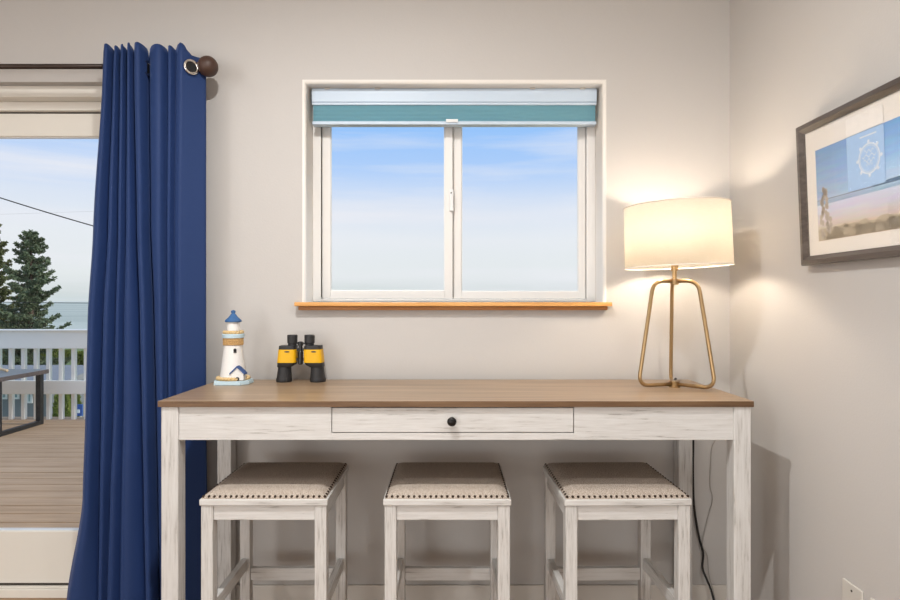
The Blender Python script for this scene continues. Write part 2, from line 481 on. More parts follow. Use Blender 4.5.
for px in (325, 375, 530, 580):
    boxo('mounting_clip', (X(px, BY), X(px + 5, BY), BY - 0.004, BY + 0.002, WZ1 - 0.007, WZ1 - 0.001), M['plate'], bl)

# ------------------------------------------------------------------ sliding door
dr = bpy.data.objects.new('door_1', None); COL.objects.link(dr); dr.location = ((DX0 + DX1) / 2, 2.47, 0); struct(dr)
bm = bmesh.new()
box(bm, DX0, DX1, 2.42, 2.55, 2.043, DZ1)
box(bm, DX0, DX1, 2.475, 2.55, 2.006, 2.043)
box(bm, DX0, DX0 + 0.05, 2.455, 2.55, 0.0, 1.998); box(bm, DX1 - 0.05, DX1, 2.455, 2.55, 0.0, 1.998)
obj('door_frame', bm, M['vinyl_door'], dr, 0.004)
bm = bmesh.new(); box(bm, DX0, DX1, 2.462, 2.55, 0.0, 0.036); box(bm, DX0, DX1, 2.472, 2.479, 0.036, 0.043)
obj('threshold', bm, M['vinyl_door'], dr, 0.003)
DYP = 2.495
bm = bmesh.new()
dx1 = DX1 - 0.052; mid = -2.45
box(bm, mid, mid + 0.09, DYP, DYP + 0.04, 0.046, 2.0)
box(bm, dx1 - 0.09, dx1, DYP, DYP + 0.04, 0.046, 2.0)
box(bm, mid + 0.09, dx1 - 0.09, DYP, DYP + 0.04, 0.046, Z(531, DYP))
box(bm, mid + 0.09, dx1 - 0.09, DYP, DYP + 0.04, Z(136.5, DYP), 2.0)
pn = obj('door_panel', bm, M['vinyl_door'], dr, 0.004)
boxo('door_glass', (mid + 0.085, dx1 - 0.085, DYP + 0.018, DYP + 0.022, Z(532, DYP), Z(136, DYP)), M['glass'], pn)
bm = bmesh.new(); box(bm, mid, dx1, DYP + 0.004, DYP + 0.036, 2.0, 2.0055); box(bm, mid, dx1, DYP + 0.004, DYP + 0.036, 0.037, 0.046)
obj('weather_strip', bm, M['gasket'], pn)
bm = bmesh.new(); rect_frame(bm, mid + 0.085, dx1 - 0.085, Z(532, DYP), Z(136, DYP), 0.006, DYP + 0.010, DYP + 0.018)
obj('glazing_bead', bm, M['white'], pn)
bm = bmesh.new()
box(bm, DX0 + 0.052, DX0 + 0.14, DYP - 0.03 + 0.03, DYP + 0.04, 0.046, 2.0)
box(bm, DX0 + 0.14, mid - 0.002, DYP, DYP + 0.04, 0.046, 0.27); box(bm, DX0 + 0.14, mid - 0.002, DYP, DYP + 0.04, 1.9, 2.0)
p2 = obj('door_panel', bm, M['vinyl_door'], dr, 0.004)
boxo('door_glass', (DX0 + 0.13, mid, DYP + 0.018, DYP + 0.022, 0.26, 1.91), M['glass'], p2)

# ------------------------------------------------------------------ curtain rod + curtain
RY = 2.262; RZ = Z(66.5, RY)
rod = empty('curtain_rod', (-1.4, RY, RZ), 'dark bronze curtain rod with a ball end above the glass door', 'curtain rod')
bm = bmesh.new(); lathe(bm, [(0.0095, -3.15), (0.0095, -0.965)], RY, RZ, 16, axis='X'); obj('rod_pole', bm, M['rod'], rod, smooth=True)
bm = bmesh.new()
fx = X(208, RY)
prof = [(0.011, fx - 0.062), (0.013, fx - 0.058), (0.014, fx - 0.05), (0.010, fx - 0.046), (0.012, fx - 0.04)]
for k in range(0, 15):
    a = PI * (k / 14)
    rr = 0.0385 * math.sin(a)
    if rr < 0.012 and k < 7: continue
    prof.append((max(rr, 0.0005), fx - 0.0365 * math.cos(a)))
lathe(bm, prof, RY, RZ, 28, axis='X'); obj('ball_finial', bm, M['finial'], rod, smooth=True)
for bxx in (-1.02, -3.12):
    bm = bmesh.new(); box(bm, bxx - 0.006, bxx + 0.006, RY + 0.0, YW, RZ - 0.022, RZ - 0.0105); box(bm, bxx - 0.012, bxx + 0.012, YW - 0.005, YW, RZ - 0.05, RZ + 0.02)
    obj('rod_bracket', bm, M['rod'], rod, 0.001)

cu = empty('curtain', (X(150, RY), RY, 0.02), 'floor-length navy blue grommet curtain gathered beside the sliding glass door', 'curtain')
KEYR = [45, 75, 230, 320, 405, 500, 600, 625]
KEYS = [
 [104, 114.5, 121, 127.5, 134, 149, 168, 176, 206],
 [103, 113, 120, 127, 134, 149, 168, 176, 206],
 [93.5, 108, 118, 126, 137, 150.5, 167, 174.5, 206],
 [88, 103, 115.5, 124, 140, 154, 167, 175, 206],
 [86, 101, 113.5, 123.5, 142, 156, 168, 176, 206],
 [83, 99.5, 110, 121.5, 144, 158, 168, 178, 207],
 [67, 98.5, 107, 120, 146, 160, 170, 180, 208],
 [62, 98, 106, 119, 147, 161, 170, 180, 208]]
DEPTH = [0.055, 0.042, 0.036, 0.045, 0.07, 0.055, 0.036, 0.05]
def creases(row):
    if row <= KEYR[0]: return KEYS[0]
    for i in range(len(KEYR) - 1):
        if row <= KEYR[i + 1]:
            t = (row - KEYR[i]) / (KEYR[i + 1] - KEYR[i])
            t = t * t * (3 - 2 * t) * 0.5 + t * 0.5
            return [a + (b_ - a) * t for a, b_ in zip(KEYS[i], KEYS[i + 1])]
    return KEYS[-1]
def build_curtain():
    bm = bmesh.new()
    NR = 90
    nl = len(DEPTH)
    SUB = 14
    z1, z0 = Z(51.5, RY), 0.022
    grid = []
    Y0 = 2.256
    for j in range(NR + 1):
        zf = j / NR
        row_z = z1 + (z0 - z1) * zf
        row = HOR + (CAMZ - row_z) * F / 2.26
        cr = creases(row)
        line = []
        for i in range(nl):
            for k in range(SUB + (1 if i == nl - 1 else 0)):
                t = k / SUB
                px = cr[i] + (cr[i + 1] - cr[i]) * t
                g = math.sin(PI * t ** (0.42 if i != 5 else 0.8)) ** 0.7 if 0 < t < 1 else 0
                if i == 7:
                    # last panel: front pleat then a plane turning back to the wall side
                    g = min(1, t / 0.12) ** 0.7 - max(0, t - 0.12) * 1.68
                d = DEPTH[i] * g
                wob = 0.004 * math.sin(3.1 * zf * 2 + i * 1.7) * g
                y = Y0 - d + wob
                if i == 4 and zf < 0.06: pass
                # slight scallop of the top hem
                if i == 4 and t > 0.85: y += 0.05 * ((t - 0.85) / 0.15) ** 2
                if i == 5 and t < 0.12: y += 0.05 * (1 - t / 0.12) ** 2
                zz = row_z
                if j == 0: zz += 0.008 * (g - 0.5) + (0.006 if i in (2, 3, 7) and t < .3 else 0)
                if i == 7 and j == 0: zz -= 0.075 * max(0, t - 0.22)
                x = X(px, y)
                line.append(bm.verts.new((x, y, zz)))
        grid.append(line)
    faces = []
    for a, b_ in zip(grid[:-1], grid[1:]):
        for k in range(len(a) - 1):
            faces.append(bm.faces.new((a[k], a[k + 1], b_[k + 1], b_[k])))
    return bm
o = obj('curtain_cloth', build_curtain(), M['curtain'], cu, smooth=True)
md = o.modifiers.new('solid', 'SOLIDIFY'); md.thickness = 0.0016; md.offset = -1
def grommet(px, row, y, yaw, rad=0.0285):
    c = P(px, row, y)
    bm = bmesh.new()
    n = 32
    prof = [(0.0195, 0.0), (0.0195, -0.003), (0.022, -0.0042), (0.0275, -0.0035), (rad, -0.001), (rad, 0.001), (0.0195, 0.001), (0.0195, 0.0)]
    lathe(bm, prof, 0, 0, n, cap=False, axis='Y')
    bm2 = bmesh.new()
    lathe(bm2, [(0.0005, 0.0), (0.0195, 0.0)], 0, 0, n, cap=False, axis='Y')
    T = Matrix.Translation(c) @ Matrix.Rotation(yaw, 4, 'Z')
    bm.transform(T); bm2.transform(T)
    g = obj('grommet', bm, M['chrome'], cu, smooth=True)
    obj('grommet_opening', bm2, M['blackpl'], g)
yg = 2.2335
grommet(191.3, 67, 2.229, R(46))
grommet(146.8, 68, 2.232, R(68))
# short stub of rod seen inside the grommet
# ------------------------------------------------------------------ table
TY0, TY1 = 1.846, 2.358
TX0, TX1 = X(157.4, TY0), X(754.2, TY0)
TT = 0.9117; TB = Z(407.2, TY0)
tb = empty('counter_table', ((TX0 + TX1) / 2, (TY0 + TY1) / 2, 0), 'long whitewashed counter table with brown oak top under the window', 'table')
bm = bmesh.new(); box(bm, TX0, TX1, TY0, TY1, TB, TT)
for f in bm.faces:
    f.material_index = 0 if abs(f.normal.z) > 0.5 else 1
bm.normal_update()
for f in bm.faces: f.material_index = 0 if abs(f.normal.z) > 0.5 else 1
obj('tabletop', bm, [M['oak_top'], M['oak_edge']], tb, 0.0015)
LW = 0.053
LX0, LX1 = TX0 + 0.008, TX1 - 0.006
for lx in (LX0, LX1 - LW):
    for ly in (TY0 + 0.006, TY1 - 0.006 - LW):
        bm = bmesh.new(); box(bm, lx, lx + LW, ly, ly + LW, 0, TB)
        obj('leg', bm, M['wash_z'], tb, 0.003)
AY = TY0 + 0.012
az0 = Z(440, AY)
dx0, dx1_ = X(332.2, AY), X(573.3, AY)
dz0 = Z(432.2, AY)
bm = bmesh.new()
g = 0.0025
box(bm, LX0 + LW, dx0 - g, AY, AY + 0.02, az0, TB)
box(bm, dx1_ + g, LX1 - LW, AY, AY + 0.02, az0, TB)
box(bm, dx0 - g, dx1_ + g, AY, AY + 0.02, az0, dz0 - g)
obj('front_apron', bm, M['wash_x'], tb, 0.0008)
boxo('drawer_recess', (dx0 - g, dx1_ + g, AY + 0.012, AY + 0.02, dz0 - g, TB), M['gasket'], tb)
dw = boxo('drawer', (dx0, dx1_, AY - 0.0005, AY + 0.0115, dz0, TB - 0.004), M['wash_x'], tb, 0.001)
bm = bmesh.new()
kc = (X(451.8, AY), Z(420.6, AY))
lathe(bm, [(0.006, AY), (0.0055, AY - 0.006), (0.007, AY - 0.011), (0.0125, AY - 0.014), (0.0145, AY - 0.018), (0.0135, AY - 0.022), (0.008, AY - 0.0255), (0.001, AY - 0.0265)], kc[0], kc[1], 24, axis='Y')
obj('knob', bm, M['knob'], dw, smooth=True)
boxo('back_apron', (LX0 + LW, LX1 - LW, TY1 - 0.04, TY1 - 0.02, az0, TB), M['wash_x'], tb, 0.001)
for sx in (LX0 + 0.012, LX1 - 0.032):
    boxo('side_apron', (sx, sx + 0.02, TY0 + 0.006 + LW, TY1 - 0.006 - LW, az0, TB), M['wash_y'], tb, 0.001)

# ------------------------------------------------------------------ stools
SY0, SY1 = 1.85, 2.238
SW = 0.396
SH = 0.612       # top of wooden seat frame
def make_stool():
    root = empty('counter_stool', (0, (SY0 + SY1) / 2, 0), 'stool', 'stool', 'whitewashed counter stools with tweed seats')
    h = SW / 2
    ft = Z(499.6, SY0); fb = Z(506, SY0)
    boxo('seat_frame', (-h, h, SY0, SY1, fb, ft), M['wash_x'], root, 0.003)
    lw = 0.037
    i0 = 0.004
    for sx in (-1, 1):
        for y0 in (SY0 + i0, SY1 - i0 - lw):
            xa, xb = (-h + i0, -h + i0 + lw) if sx < 0 else (h - i0 - lw, h - i0)
            bm = bmesh.new(); box(bm, xa, xb, y0, y0 + lw, 0, fb); obj('leg', bm, M['wash_z'], root, 0.0025)
    a0 = Z(521.3, SY0)
    for y0 in (SY0 + 0.010, SY1 - 0.010 - 0.018):
        boxo('seat_apron', (-h + i0 + lw, h - i0 - lw, y0, y0 + 0.018, a0, fb), M['wash_x'], root, 0.0015)
    for x0 in (-h + 0.010, h - 0.028):
        boxo('seat_apron', (x0, x0 + 0.018, SY0 + i0 + lw, SY1 - i0 - lw, a0, fb), M['wash_y'], root, 0.0015)
    for x0 in (-h + 0.012, h - 0.012 - 0.022):
        boxo('side_rung', (x0, x0 + 0.022, SY0 + i0 + lw, SY1 - i0 - lw, 0.238, 0.278), M['wash_y'], root, 0.002)
    boxo('back_rung', (-h + i0 + lw, h - i0 - lw, SY1 - 0.034, SY1 - 0.012, 0.193, 0.238), M['wash_x'], root, 0.002)
    boxo('front_rung', (-h + i0 + lw, h - i0 - lw, SY0 + 0.012, SY0 + 0.034, 0.15, 0.19), M['wash_x'], root, 0.002)
    # padded seat
    bm = bmesh.new(); n = 24
    inset = 0.006; rise = 0.017
    vs = {}
    for i in range(n + 1):
        for j in range(n + 1):
            u = i / n * 2 - 1; v = j / n * 2 - 1
            u2 = math.copysign(1 - (1 - abs(u)) ** 1.5, u); v2 = math.copysign(1 - (1 - abs(v)) ** 1.5, v)
            d = min((1 - abs(u2)) * h, (1 - abs(v2)) * h)
            q = min(1, d / 0.045)
            z = ft + 0.004 + rise * (1 - (1 - q) ** 2.2) + 0.003 * (1 - u2 * u2) * (1 - v2 * v2)
            vs[i, j] = bm.verts.new((u2 * (h - inset), (SY0 + SY1) / 2 + v2 * ((SY1 - SY0) / 2 - inset), z))
    for i in range(n):
        for j in range(n):
            f = bm.faces.new((vs[i, j], vs[i + 1, j], vs[i + 1, j + 1], vs[i, j + 1])); f.smooth = True
    edge = [(i, 0) for i in range(n)] + [(n, j) for j in range(n)] + [(i, n) for i in range(n, 0, -1)] + [(0, j) for j in range(n, 0, -1)]
    low = {e: bm.verts.new((vs[e].co.x, vs[e].co.y, ft)) for e in edge}
    for k in range(len(edge)):
        a, b_ = edge[k], edge[(k + 1) % len(edge)]
        bm.faces.new((vs[a], vs[b_], low[b_], low[a]))
    bm.faces.new([low[e] for e in edge])
    obj('seat_pad', bm, M['tweed'], root)
    # nailhead trim: domes along all four edges
    bm = bmesh.new()
    N = 23; NS = 17; e = h - 0.010; ey = (SY1 - SY0) / 2 - 0.010; cy = (SY0 + SY1) / 2
    pts = []
    for k in range(N):
        t = -1 + 2 * k / (N - 1)
        pts += [(t * e, cy - ey), (t * e, cy + ey)]
    for k in range(1, NS - 1):
        t = -1 + 2 * k / (NS - 1)
        pts += [(-e, cy + t * ey), (e, cy + t * ey)]
    for (px_, py_) in pts:
        lathe(bm, [(0.0046, ft + 0.0035), (0.0044, ft + 0.0075), (0.003, ft + 0.0098), (0.001, ft + 0.0106)], px_, py_, 10)
    obj('nailhead_trim', bm, M['nail'], root, smooth=True)
    return root
st = make_stool()
cent = [(-0.576, 'whitewashed tweed-seat stool at the left end of the table, nearest the curtain'),
        (-0.0085, 'whitewashed tweed-seat stool in the middle, below the drawer knob'),
        (0.5465, 'whitewashed tweed-seat stool at the right end of the table, beside the black cord')]
for i, (cx, lab) in enumerate(cent):
    s = st if i == 0 else copy_tree(st)
    s.location.x = cx; s['label'] = lab
    if i == 2: s.rotation_euler.z = R(1.2)

# ------------------------------------------------------------------ lamp
LY = 2.15; LXc = X(674.5, LY)
lm = empty('table_lamp', (LXc, LY, TT), 'gold wire-frame table lamp with a lit ivory drum shade on the table', 'table lamp')
zh = Z(281, LY)
bm = bmesh.new(); lathe(bm, [(0.0075, zh - 0.01), (0.0075, Z(262, LY))], LXc, LY, 16); lathe(bm, [(0.012, Z(271, LY)), (0.012, Z(262, LY)), (0.016, Z(261, LY)), (0.016, Z(252, LY))], LXc, LY, 16)
obj('lamp_neck', bm, M['brass'], lm, smooth=False)
bm = bmesh.new(); lathe(bm, [(0.013, zh - 0.014), (0.015, zh - 0.011), (0.015, zh + 0.006), (0.011, zh + 0.009)], LXc, LY, 24)
obj('upper_collar', bm, M['brass'], lm)
bm = bmesh.new(); lathe(bm, [(0.020, TT), (0.020, TT + 0.004), (0.0145, TT + 0.006), (0.0145, TT + 0.017), (0.018, TT + 0.019), (0.018, TT + 0.022)], LXc, LY, 24)
obj('lower_collar', bm, M['brass'], lm)
for deg in (192, 75, -42):
    d = Vector((math.cos(R(deg)), math.sin(R(deg)), 0)); c = Vector((LXc, LY, 0))
    zb_ = TT + 0.0085
    pts = [c + Vector((0, 0, zh)), c + d * 0.083 + Vector((0, 0, zh - 0.001)), c + d * 0.142 + Vector((0, 0, zb_)), c + Vector((0, 0, zb_ + 0.003))]
    bm = bmesh.new(); tube(bm, round_path(pts, [0.04, 0.045], 10), 0.0068, 12)
    obj('frame_loop', bm, M['brass'], lm, smooth=True)
# shade
SCX = X(676.9, LY); SR = 54.2 * LY / F * 0.94
zs0, zs1 = Z(266.8, LY), Z(206, LY)
T = Matrix.Translation((SCX, LY, (zs0 + zs1) / 2)) @ Matrix.Rotation(R(-2.0), 4, 'Y') @ Matrix.Translation((-SCX, -LY, -(zs0 + zs1) / 2))
bm = bmesh.new(); lathe(bm, [(SR, zs0), (SR - 0.003, zs1)], SCX, LY, 72, cap=False)
for f in bm.faces: f.smooth = True
bm.transform(T)
o = obj('lamp_shade', bm, M['shade'], lm)
md = o.modifiers.new('solid', 'SOLIDIFY'); md.thickness = 0.0012
sh = o
for zz, rr in ((zs0, SR), (zs1, SR - 0.003)):
    bm = bmesh.new(); tube(bm, [(SCX + rr * math.cos(2 * PI * k / 72), LY + rr * math.sin(2 * PI * k / 72), zz) for k in range(72)], 0.0022, 8, closed=True)
    bm.transform(T)
    obj('shade_rim', bm, M['mat'], sh, smooth=True)
bm = bmesh.new()
zsp = zs1 - 0.02
for k in range(3):
    a = 2 * PI * k / 3 + 0.4
    tube(bm, [(SCX + 0.015 * math.cos(a), LY + 0.015 * math.sin(a), zsp), (SCX + (SR - 0.003) * math.cos(a), LY + (SR - 0.003) * math.sin(a), zsp + 0.015)], 0.0015, 6)
tube(bm, [(SCX + 0.016 * math.cos(2 * PI * k / 20), LY + 0.016 * math.sin(2 * PI * k / 20), zsp) for k in range(20)], 0.002, 6, closed=True)
tube(bm, [(SCX - 0.014, LY, zsp), (LXc - 0.03, LY, (zs0 + zsp) / 2), (LXc - 0.012, LY, zs0 + 0.02)], 0.0018, 6)
tube(bm, [(SCX + 0.014, LY, zsp), (LXc + 0.045, LY, (zs0 + zsp) / 2), (LXc + 0.012, LY, zs0 + 0.02)], 0.0018, 6)
obj('shade_spider', bm, M['brass'], lm)
bz = (zs0 + zs1) / 2 - 0.02
bm = bmesh.new(); lathe(bm, [(0.012, bz - 0.05), (0.013, bz - 0.03), (0.022, bz - 0.012), (0.029, bz + 0.01), (0.027, bz + 0.028), (0.015, bz + 0.041), (0.002, bz + 0.044)], LXc, LY, 20)
bulb = obj('light_bulb', bm, M['bulb'], lm, smooth=True)
bm = bmesh.new()
cw = 2.368
pts = [(LXc + 0.006, LY + 0.02, TT + 0.004), (X(674.5, 2.3), 2.3, TT + 0.004), (X(674.5, cw), cw - 0.014, TT + 0.003), (X(675, cw), cw, TT - 0.012), P(681, 400, cw), P(688, 412, cw), P(693, 430, cw), P(693, 470, cw), P(694, 505, cw), P(698.5, 535, cw), P(703, 553, cw - 0.003), P(702.5, 568, cw - 0.006), P(707, 580, cw - 0.02), P(711, 590, cw - 0.03), (X(716, 2.3), 2.29, 0.03), (X(722, 2.2), 2.2, 0.006)]
tube(bm, smooth_path(pts, 6), 0.0044, 8)
obj('power_cord', bm, M['cordb'], lm, smooth=True)
# thin grey wire
bm = bmesh.new()
gy = 2.372
pts = [P(722, 400, gy), P(716, 437, gy), P(711.5, 450, gy), P(710, 485, gy), P(712.5, 499, gy), P(707, 520, gy), P(702, 545, gy), P(707, 555, gy), P(709, 575, gy - 0.01), P(713, 590, gy - 0.02), P(716, 604, gy - 0.03), (X(718, 2.3), 2.3, 0.004)]
tube(bm, smooth_path(pts, 5), 0.0017, 6)
tag(obj('thin_wire', bm, M['cordg'], smooth=True), 'thin kinked grey wire hanging down the wall right of the black lamp cord', 'wire')

# ------------------------------------------------------------------ lighthouse ornament
HY = 2.245; HX = X(233.3, HY); K = HY / F
lh = empty('lighthouse_ornament', (HX, HY, TT), 'white wooden lighthouse ornament with blue cap and rope bands, standing on the table', 'ornament')
def hz(row): return TT + (383.2 - row) * K
bm = bmesh.new()
ring = [(-18, -4), (-14, -15), (12, -16), (18, -7), (18, 8), (10, 14), (-12, 14), (-17, 8)]
lo = [bm.verts.new((HX + a * K, HY + b_ * K, TT)) for a, b_ in ring]; hi = [bm.verts.new((HX + a * K * 0.97, HY + b_ * K * 0.97, hz(379.3))) for a, b_ in ring]
bm.faces.new(lo); bm.faces.new(hi[::-1])
for k in range(8): bm.faces.new((lo[k], lo[(k + 1) % 8], hi[(k + 1) % 8], hi[k]))
obj('base_plate', bm, M['lh_pale'], lh, 0.002)
def rope_ring(bm, rx, ry, z, rr, twist=34, cx=HX, cy=HY):
    for s in range(2):
        pts = []
        n = 160
        for k in range(n):
            a = 2 * PI * k / n
            ph = twist / 2 * a + s * PI
            rad = rr * 0.5
            pts.append((cx + (rx + rad * math.cos(ph)) * math.cos(a), cy + (ry + rad * math.cos(ph)) * math.sin(a), z + rad * math.sin(ph)))
        tube(bm, pts, rr * 0.62, 6, closed=True)
bm = bmesh.new(); rope_ring(bm, 14.6 * K, 13.2 * K, hz(377.6), 1.9 * K, 30)
obj('base_rope', bm, M['rope'], lh, smooth=True)
bm = bmesh.new(); lathe(bm, [(12.9 * K, hz(379.3)), (12.6 * K, hz(377)), (8.8 * K, hz(345)), (8.6 * K, hz(338))], HX, HY, 40)
tw = obj('tower', bm, M['lh_white'], lh, smooth=False)
for p in tw.data.polygons: p.use_smooth = len(p.vertices) == 4
bm = bmesh.new()
for k in range(4): rope_ring(bm, 8.7 * K, 8.7 * K, hz(343.6 - k * 1.75), 1.2 * K, 26)
obj('rope_band', bm, M['rope_d'], lh, smooth=True)
bm = bmesh.new(); lathe(bm, [(8.3 * K, hz(338)), (10.4 * K, hz(337.4)), (10.7 * K, hz(334.2)), (10.2 * K, hz(333.6)), (5 * K, hz(333))], HX, HY, 40)
obj('gallery', bm, M['lh_pale'], lh)
bm = bmesh.new(); rope_ring(bm, 8.3 * K, 8.3 * K, hz(332), 1.8 * K, 18)
obj('gallery_rope', bm, M['rope'], lh, smooth=True)
bm = bmesh.new(); lathe(bm, [(6.1 * K, hz(333)), (6 * K, hz(321.5))], HX, HY, 32)
ln = obj('lantern_room', bm, M['lh_white'], lh)
bm = bmesh.new(); lathe(bm, [(7.6 * K, hz(321.8)), (8.1 * K, hz(321)), (7.6 * K, hz(319.8)), (4.6 * K, hz(317)), (2.6 * K, hz(314.2)), (1.6 * K, hz(313.4)), (2.3 * K, hz(312)), (2.1 * K, hz(310.6)), (0.3 * K, hz(309.8))], HX, HY, 32)
obj('cap_roof', bm, M['lh_blue'], lh, smooth=True)
bm = bmesh.new(); wy = HY - 8.6 * K
box(bm, HX + 3.4 * K, HX + 6.0 * K, wy - 0.4 * K, wy + 1.2 * K, hz(352), hz(349)); lathe(bm, [(1.4 * K, wy - 0.4 * K), (1.3 * K, wy + K)], HX + 4.7 * K, hz(349), 16, axis='Y')
obj('tower_window', bm, M['blackpl'], lh)
# little gabled house at the foot
hx, hy0, hy1 = HX + 8.4 * K, HY - 12.4 * K, HY - 5 * K
bm = bmesh.new()
pr = [(-6, 378.5), (6, 378.5), (6, 371.5), (0, 366), (-6, 371.5)]
a_ = [bm.verts.new((hx + p * K, hy0, hz(q))) for p, q in pr]; b2 = [bm.verts.new((hx + p * K, hy1, hz(q))) for p, q in pr]
bm.faces.new(a_); bm.faces.new(b2[::-1])
for k in range(5): bm.faces.new((a_[k], a_[(k + 1) % 5], b2[(k + 1) % 5], b2[k]))
hs = obj('keeper_house', bm, M['lh_white'], lh)
bm = bmesh.new()
for sgn in (-1, 1):
    q = [(0, 365.9), (sgn * 7.4, 372.9), (sgn * 7.4, 371.4), (0, 364.3)]
    f1 = [bm.verts.new((hx + p * K, hy0 - 1.2 * K, hz(r_))) for p, r_ in q]; f2 = [bm.verts.new((hx + p * K, hy1, hz(r_))) for p, r_ in q]
    bm.faces.new(f1); bm.faces.new(f2[::-1])
    for k in range(4): bm.faces.new((f1[k], f1[(k + 1) % 4], f2[(k + 1) % 4], f2[k]))
obj('house_roof', bm, M['lh_navy'], hs)
bm = bmesh.new(); lathe(bm, [(1.9 * K, hy0 - 0.3 * K), (1.9 * K, hy0 + K)], hx + 0.2 * K, hz(377.2), 16, axis='Y')
obj('house_door', bm, M['blackpl'], hs)

# ------------------------------------------------------------------ binoculars
NY = 2.295; KB = NY / F; NX = X(301, NY)
bn = empty('binoculars', (NX, NY, TT), 'black and yellow binoculars standing upright on the table right of the lighthouse', 'binoculars')
def nz(row): return TT + (381.8 - row) * KB
def nx(px): return NX + (px - 301) * KB
for sgn in (-1, 1):
    def sx(off): return NX + sgn * off * KB
    bm = bmesh.new()   # flared objective barrel, slightly toed
    c0, c1 = 16.9, 16.2
    prof = [(7.6, 381.8), (7.8, 380.8), (7.8, 378.6), (7.5, 378), (6.6, 370), (6.3, 364)]
    rings = lathe(bm, [(r_ * KB, nz(q)) for r_, q in prof], sx(c0), NY, 28)
    for v in bm.verts: v.co.x += (c1 - c0) * KB * sgn * min(1, (v.co.z - nz(381.8)) / (nz(364) - nz(381.8)))
    obj('objective_barrel', bm, M['black'], bn, smooth=False)
    def slab(rows, inner, outer, dep, mat, nm, bev=0.004):
        bm = bmesh.new(); rs = []
        for (row, a, b_, d) in zip(rows, inner, outer, dep):
            x0, x1 = sorted((sx(a), sx(b_)))
            ra = []
            n = 24
            for k in range(n):
                t = 2 * PI * k / n
                c, s = math.cos(t), math.sin(t)
                ex = 0.45
                ra.append(bm.verts.new(((x0 + x1) / 2 + (x1 - x0) / 2 * math.copysign(abs(c) ** ex, c), NY + d * KB * math.copysign(abs(s) ** ex, s), nz(row))))
            rs.append(ra)
        for p, q in zip(rs[:-1], rs[1:]):
            for k in range(n): bm.faces.new((p[k], p[(k + 1) % n], q[(k + 1) % n], q[k]))
        bm.faces.new(rs[0][::-1]); bm.faces.new(rs[-1])
        return obj(nm, bm, mat, bn, 0.0008)
    slab([367, 364.6, 362.3], [9.5, 5.5, 4.2], [22.9, 22.8, 22.6], [6.4, 7.5, 8], M['black'], 'lower_housing')
    yb = slab([362.3, 349.2], [3.9, 3.7], [22.7, 21.3], [8.6, 8.6], M['yellow'], 'yellow_armour')
    bm = bmesh.new()
    lathe(bm, [(2.6 * KB, NY - 8.8 * KB), (2.6 * KB, NY - 8.2 * KB)], 0, 0, 20, axis='Y')
    bmesh.ops.scale(bm, vec=(1, 1, 0.28), verts=bm.verts); bmesh.ops.translate(bm, vec=(sx(13.2) + 1.4 * KB, 0, nz(351.3)), verts=bm.verts)
    obj('badge', bm, M['blackpl'], yb)
    slab([349.2, 345.6], [4.0, 4.2], [21.2, 20.8], [8.2, 8.0], M['black'], 'prism_housing')
    bm = bmesh.new(); lathe(bm, [(4.2 * KB, nz(346)), (4.4 * KB, nz(343.5)), (5.0 * KB, nz(342.8)), (5.1 * KB, nz(335.6)), (4.7 * KB, nz(335)), (3.4 * KB, nz(335)), (3.2 * KB, nz(337))], sx(8.6), NY, 28)
    obj('eyecup', bm, M['black'], bn, smooth=False)
bm = bmesh.new(); lathe(bm, [(1.6 * KB, nz(364.5)), (2.6 * KB, nz(363.5)), (2.6 * KB, nz(352)), (2.0 * KB, nz(351)), (2.0 * KB, nz(346)), (2.6 * KB, nz(345.5)), (2.6 * KB, nz(342)), (1.6 * KB, nz(341.5))], NX, NY - 2 * KB, 20)
obj('centre_hinge', bm, M['blackpl'], bn)
bm = bmesh.new(); box(bm, nx(296), nx(306), NY - 2 * KB, NY + 2 * KB, nz(344.5), nz(342.8))
obj('bridge', bm, M['blackpl'], bn, 0.001)
bm = bmesh.new(); box(bm, nx(296.5), nx(305.5), NY - 2.5 * KB, NY + 3 * KB, nz(361), nz(358))
obj('bridge', bm, M['blackpl'], bn, 0.001)
bm = bmesh.new(); box(bm, nx(296.5), nx(305.5), NY - 2.5 * KB, NY + 3 * KB, nz(351), nz(348.5))
obj('bridge', bm, M['blackpl'], bn, 0.001)

# ------------------------------------------------------------------ framed picture on right wall
PY1, PY0 = 1.845, 1.10      # along the wall: far end, near end
PZ0, PZ1 = 1.328, 1.753
fp = empty('framed_picture', (XR, (PY0 + PY1) / 2, PZ0), 'framed coastal photo in a grey-brown frame hanging on the right wall', 'picture')
TILT = Matrix.Translation((XR - 0.016, 0, PZ0)) @ Matrix.Rotation(R(-2.3), 4, 'Y') @ Matrix.Translation((-(XR - 0.016), 0, -PZ0))
def pic(name, bm, mat, parent, **k):
    bm.transform(TILT)
    return obj(name, bm, mat, parent, **k)
fw = 0.028; xf = XR - 0.032
bm = bmesh.new()
def moulding(bm, y0, y1, z0, z1):
    # profile: (inset, x)
    prof = [(0, XR - 0.014), (0, xf + 0.004), (0.003, xf), (fw * 0.55, xf - 0.001), (fw, xf + 0.009), (fw, XR - 0.016), (0, XR - 0.014)]
    rings = [[bm.verts.new(p) for p in ((x, y0 + i, z0 + i), (x, y1 - i, z0 + i), (x, y1 - i, z1 - i), (x, y0 + i, z1 - i))] for i, x in prof]
    for a, b_ in zip(rings[:-1], rings[1:]):
        for k in range(4): bm.faces.new((a[k], a[(k + 1) % 4], b_[(k + 1) % 4], b_[k]))
moulding(bm, PY0, PY1, PZ0, PZ1)
pic('picture_frame', bm, M['frame'], fp)
xm = xf + 0.0135
bm = bmesh.new(); box(bm, xm, XR - 0.015, PY0 + fw, PY1 - fw, PZ0 + fw, PZ1 - fw)
pic('mat_board', bm, M['mat'], fp)
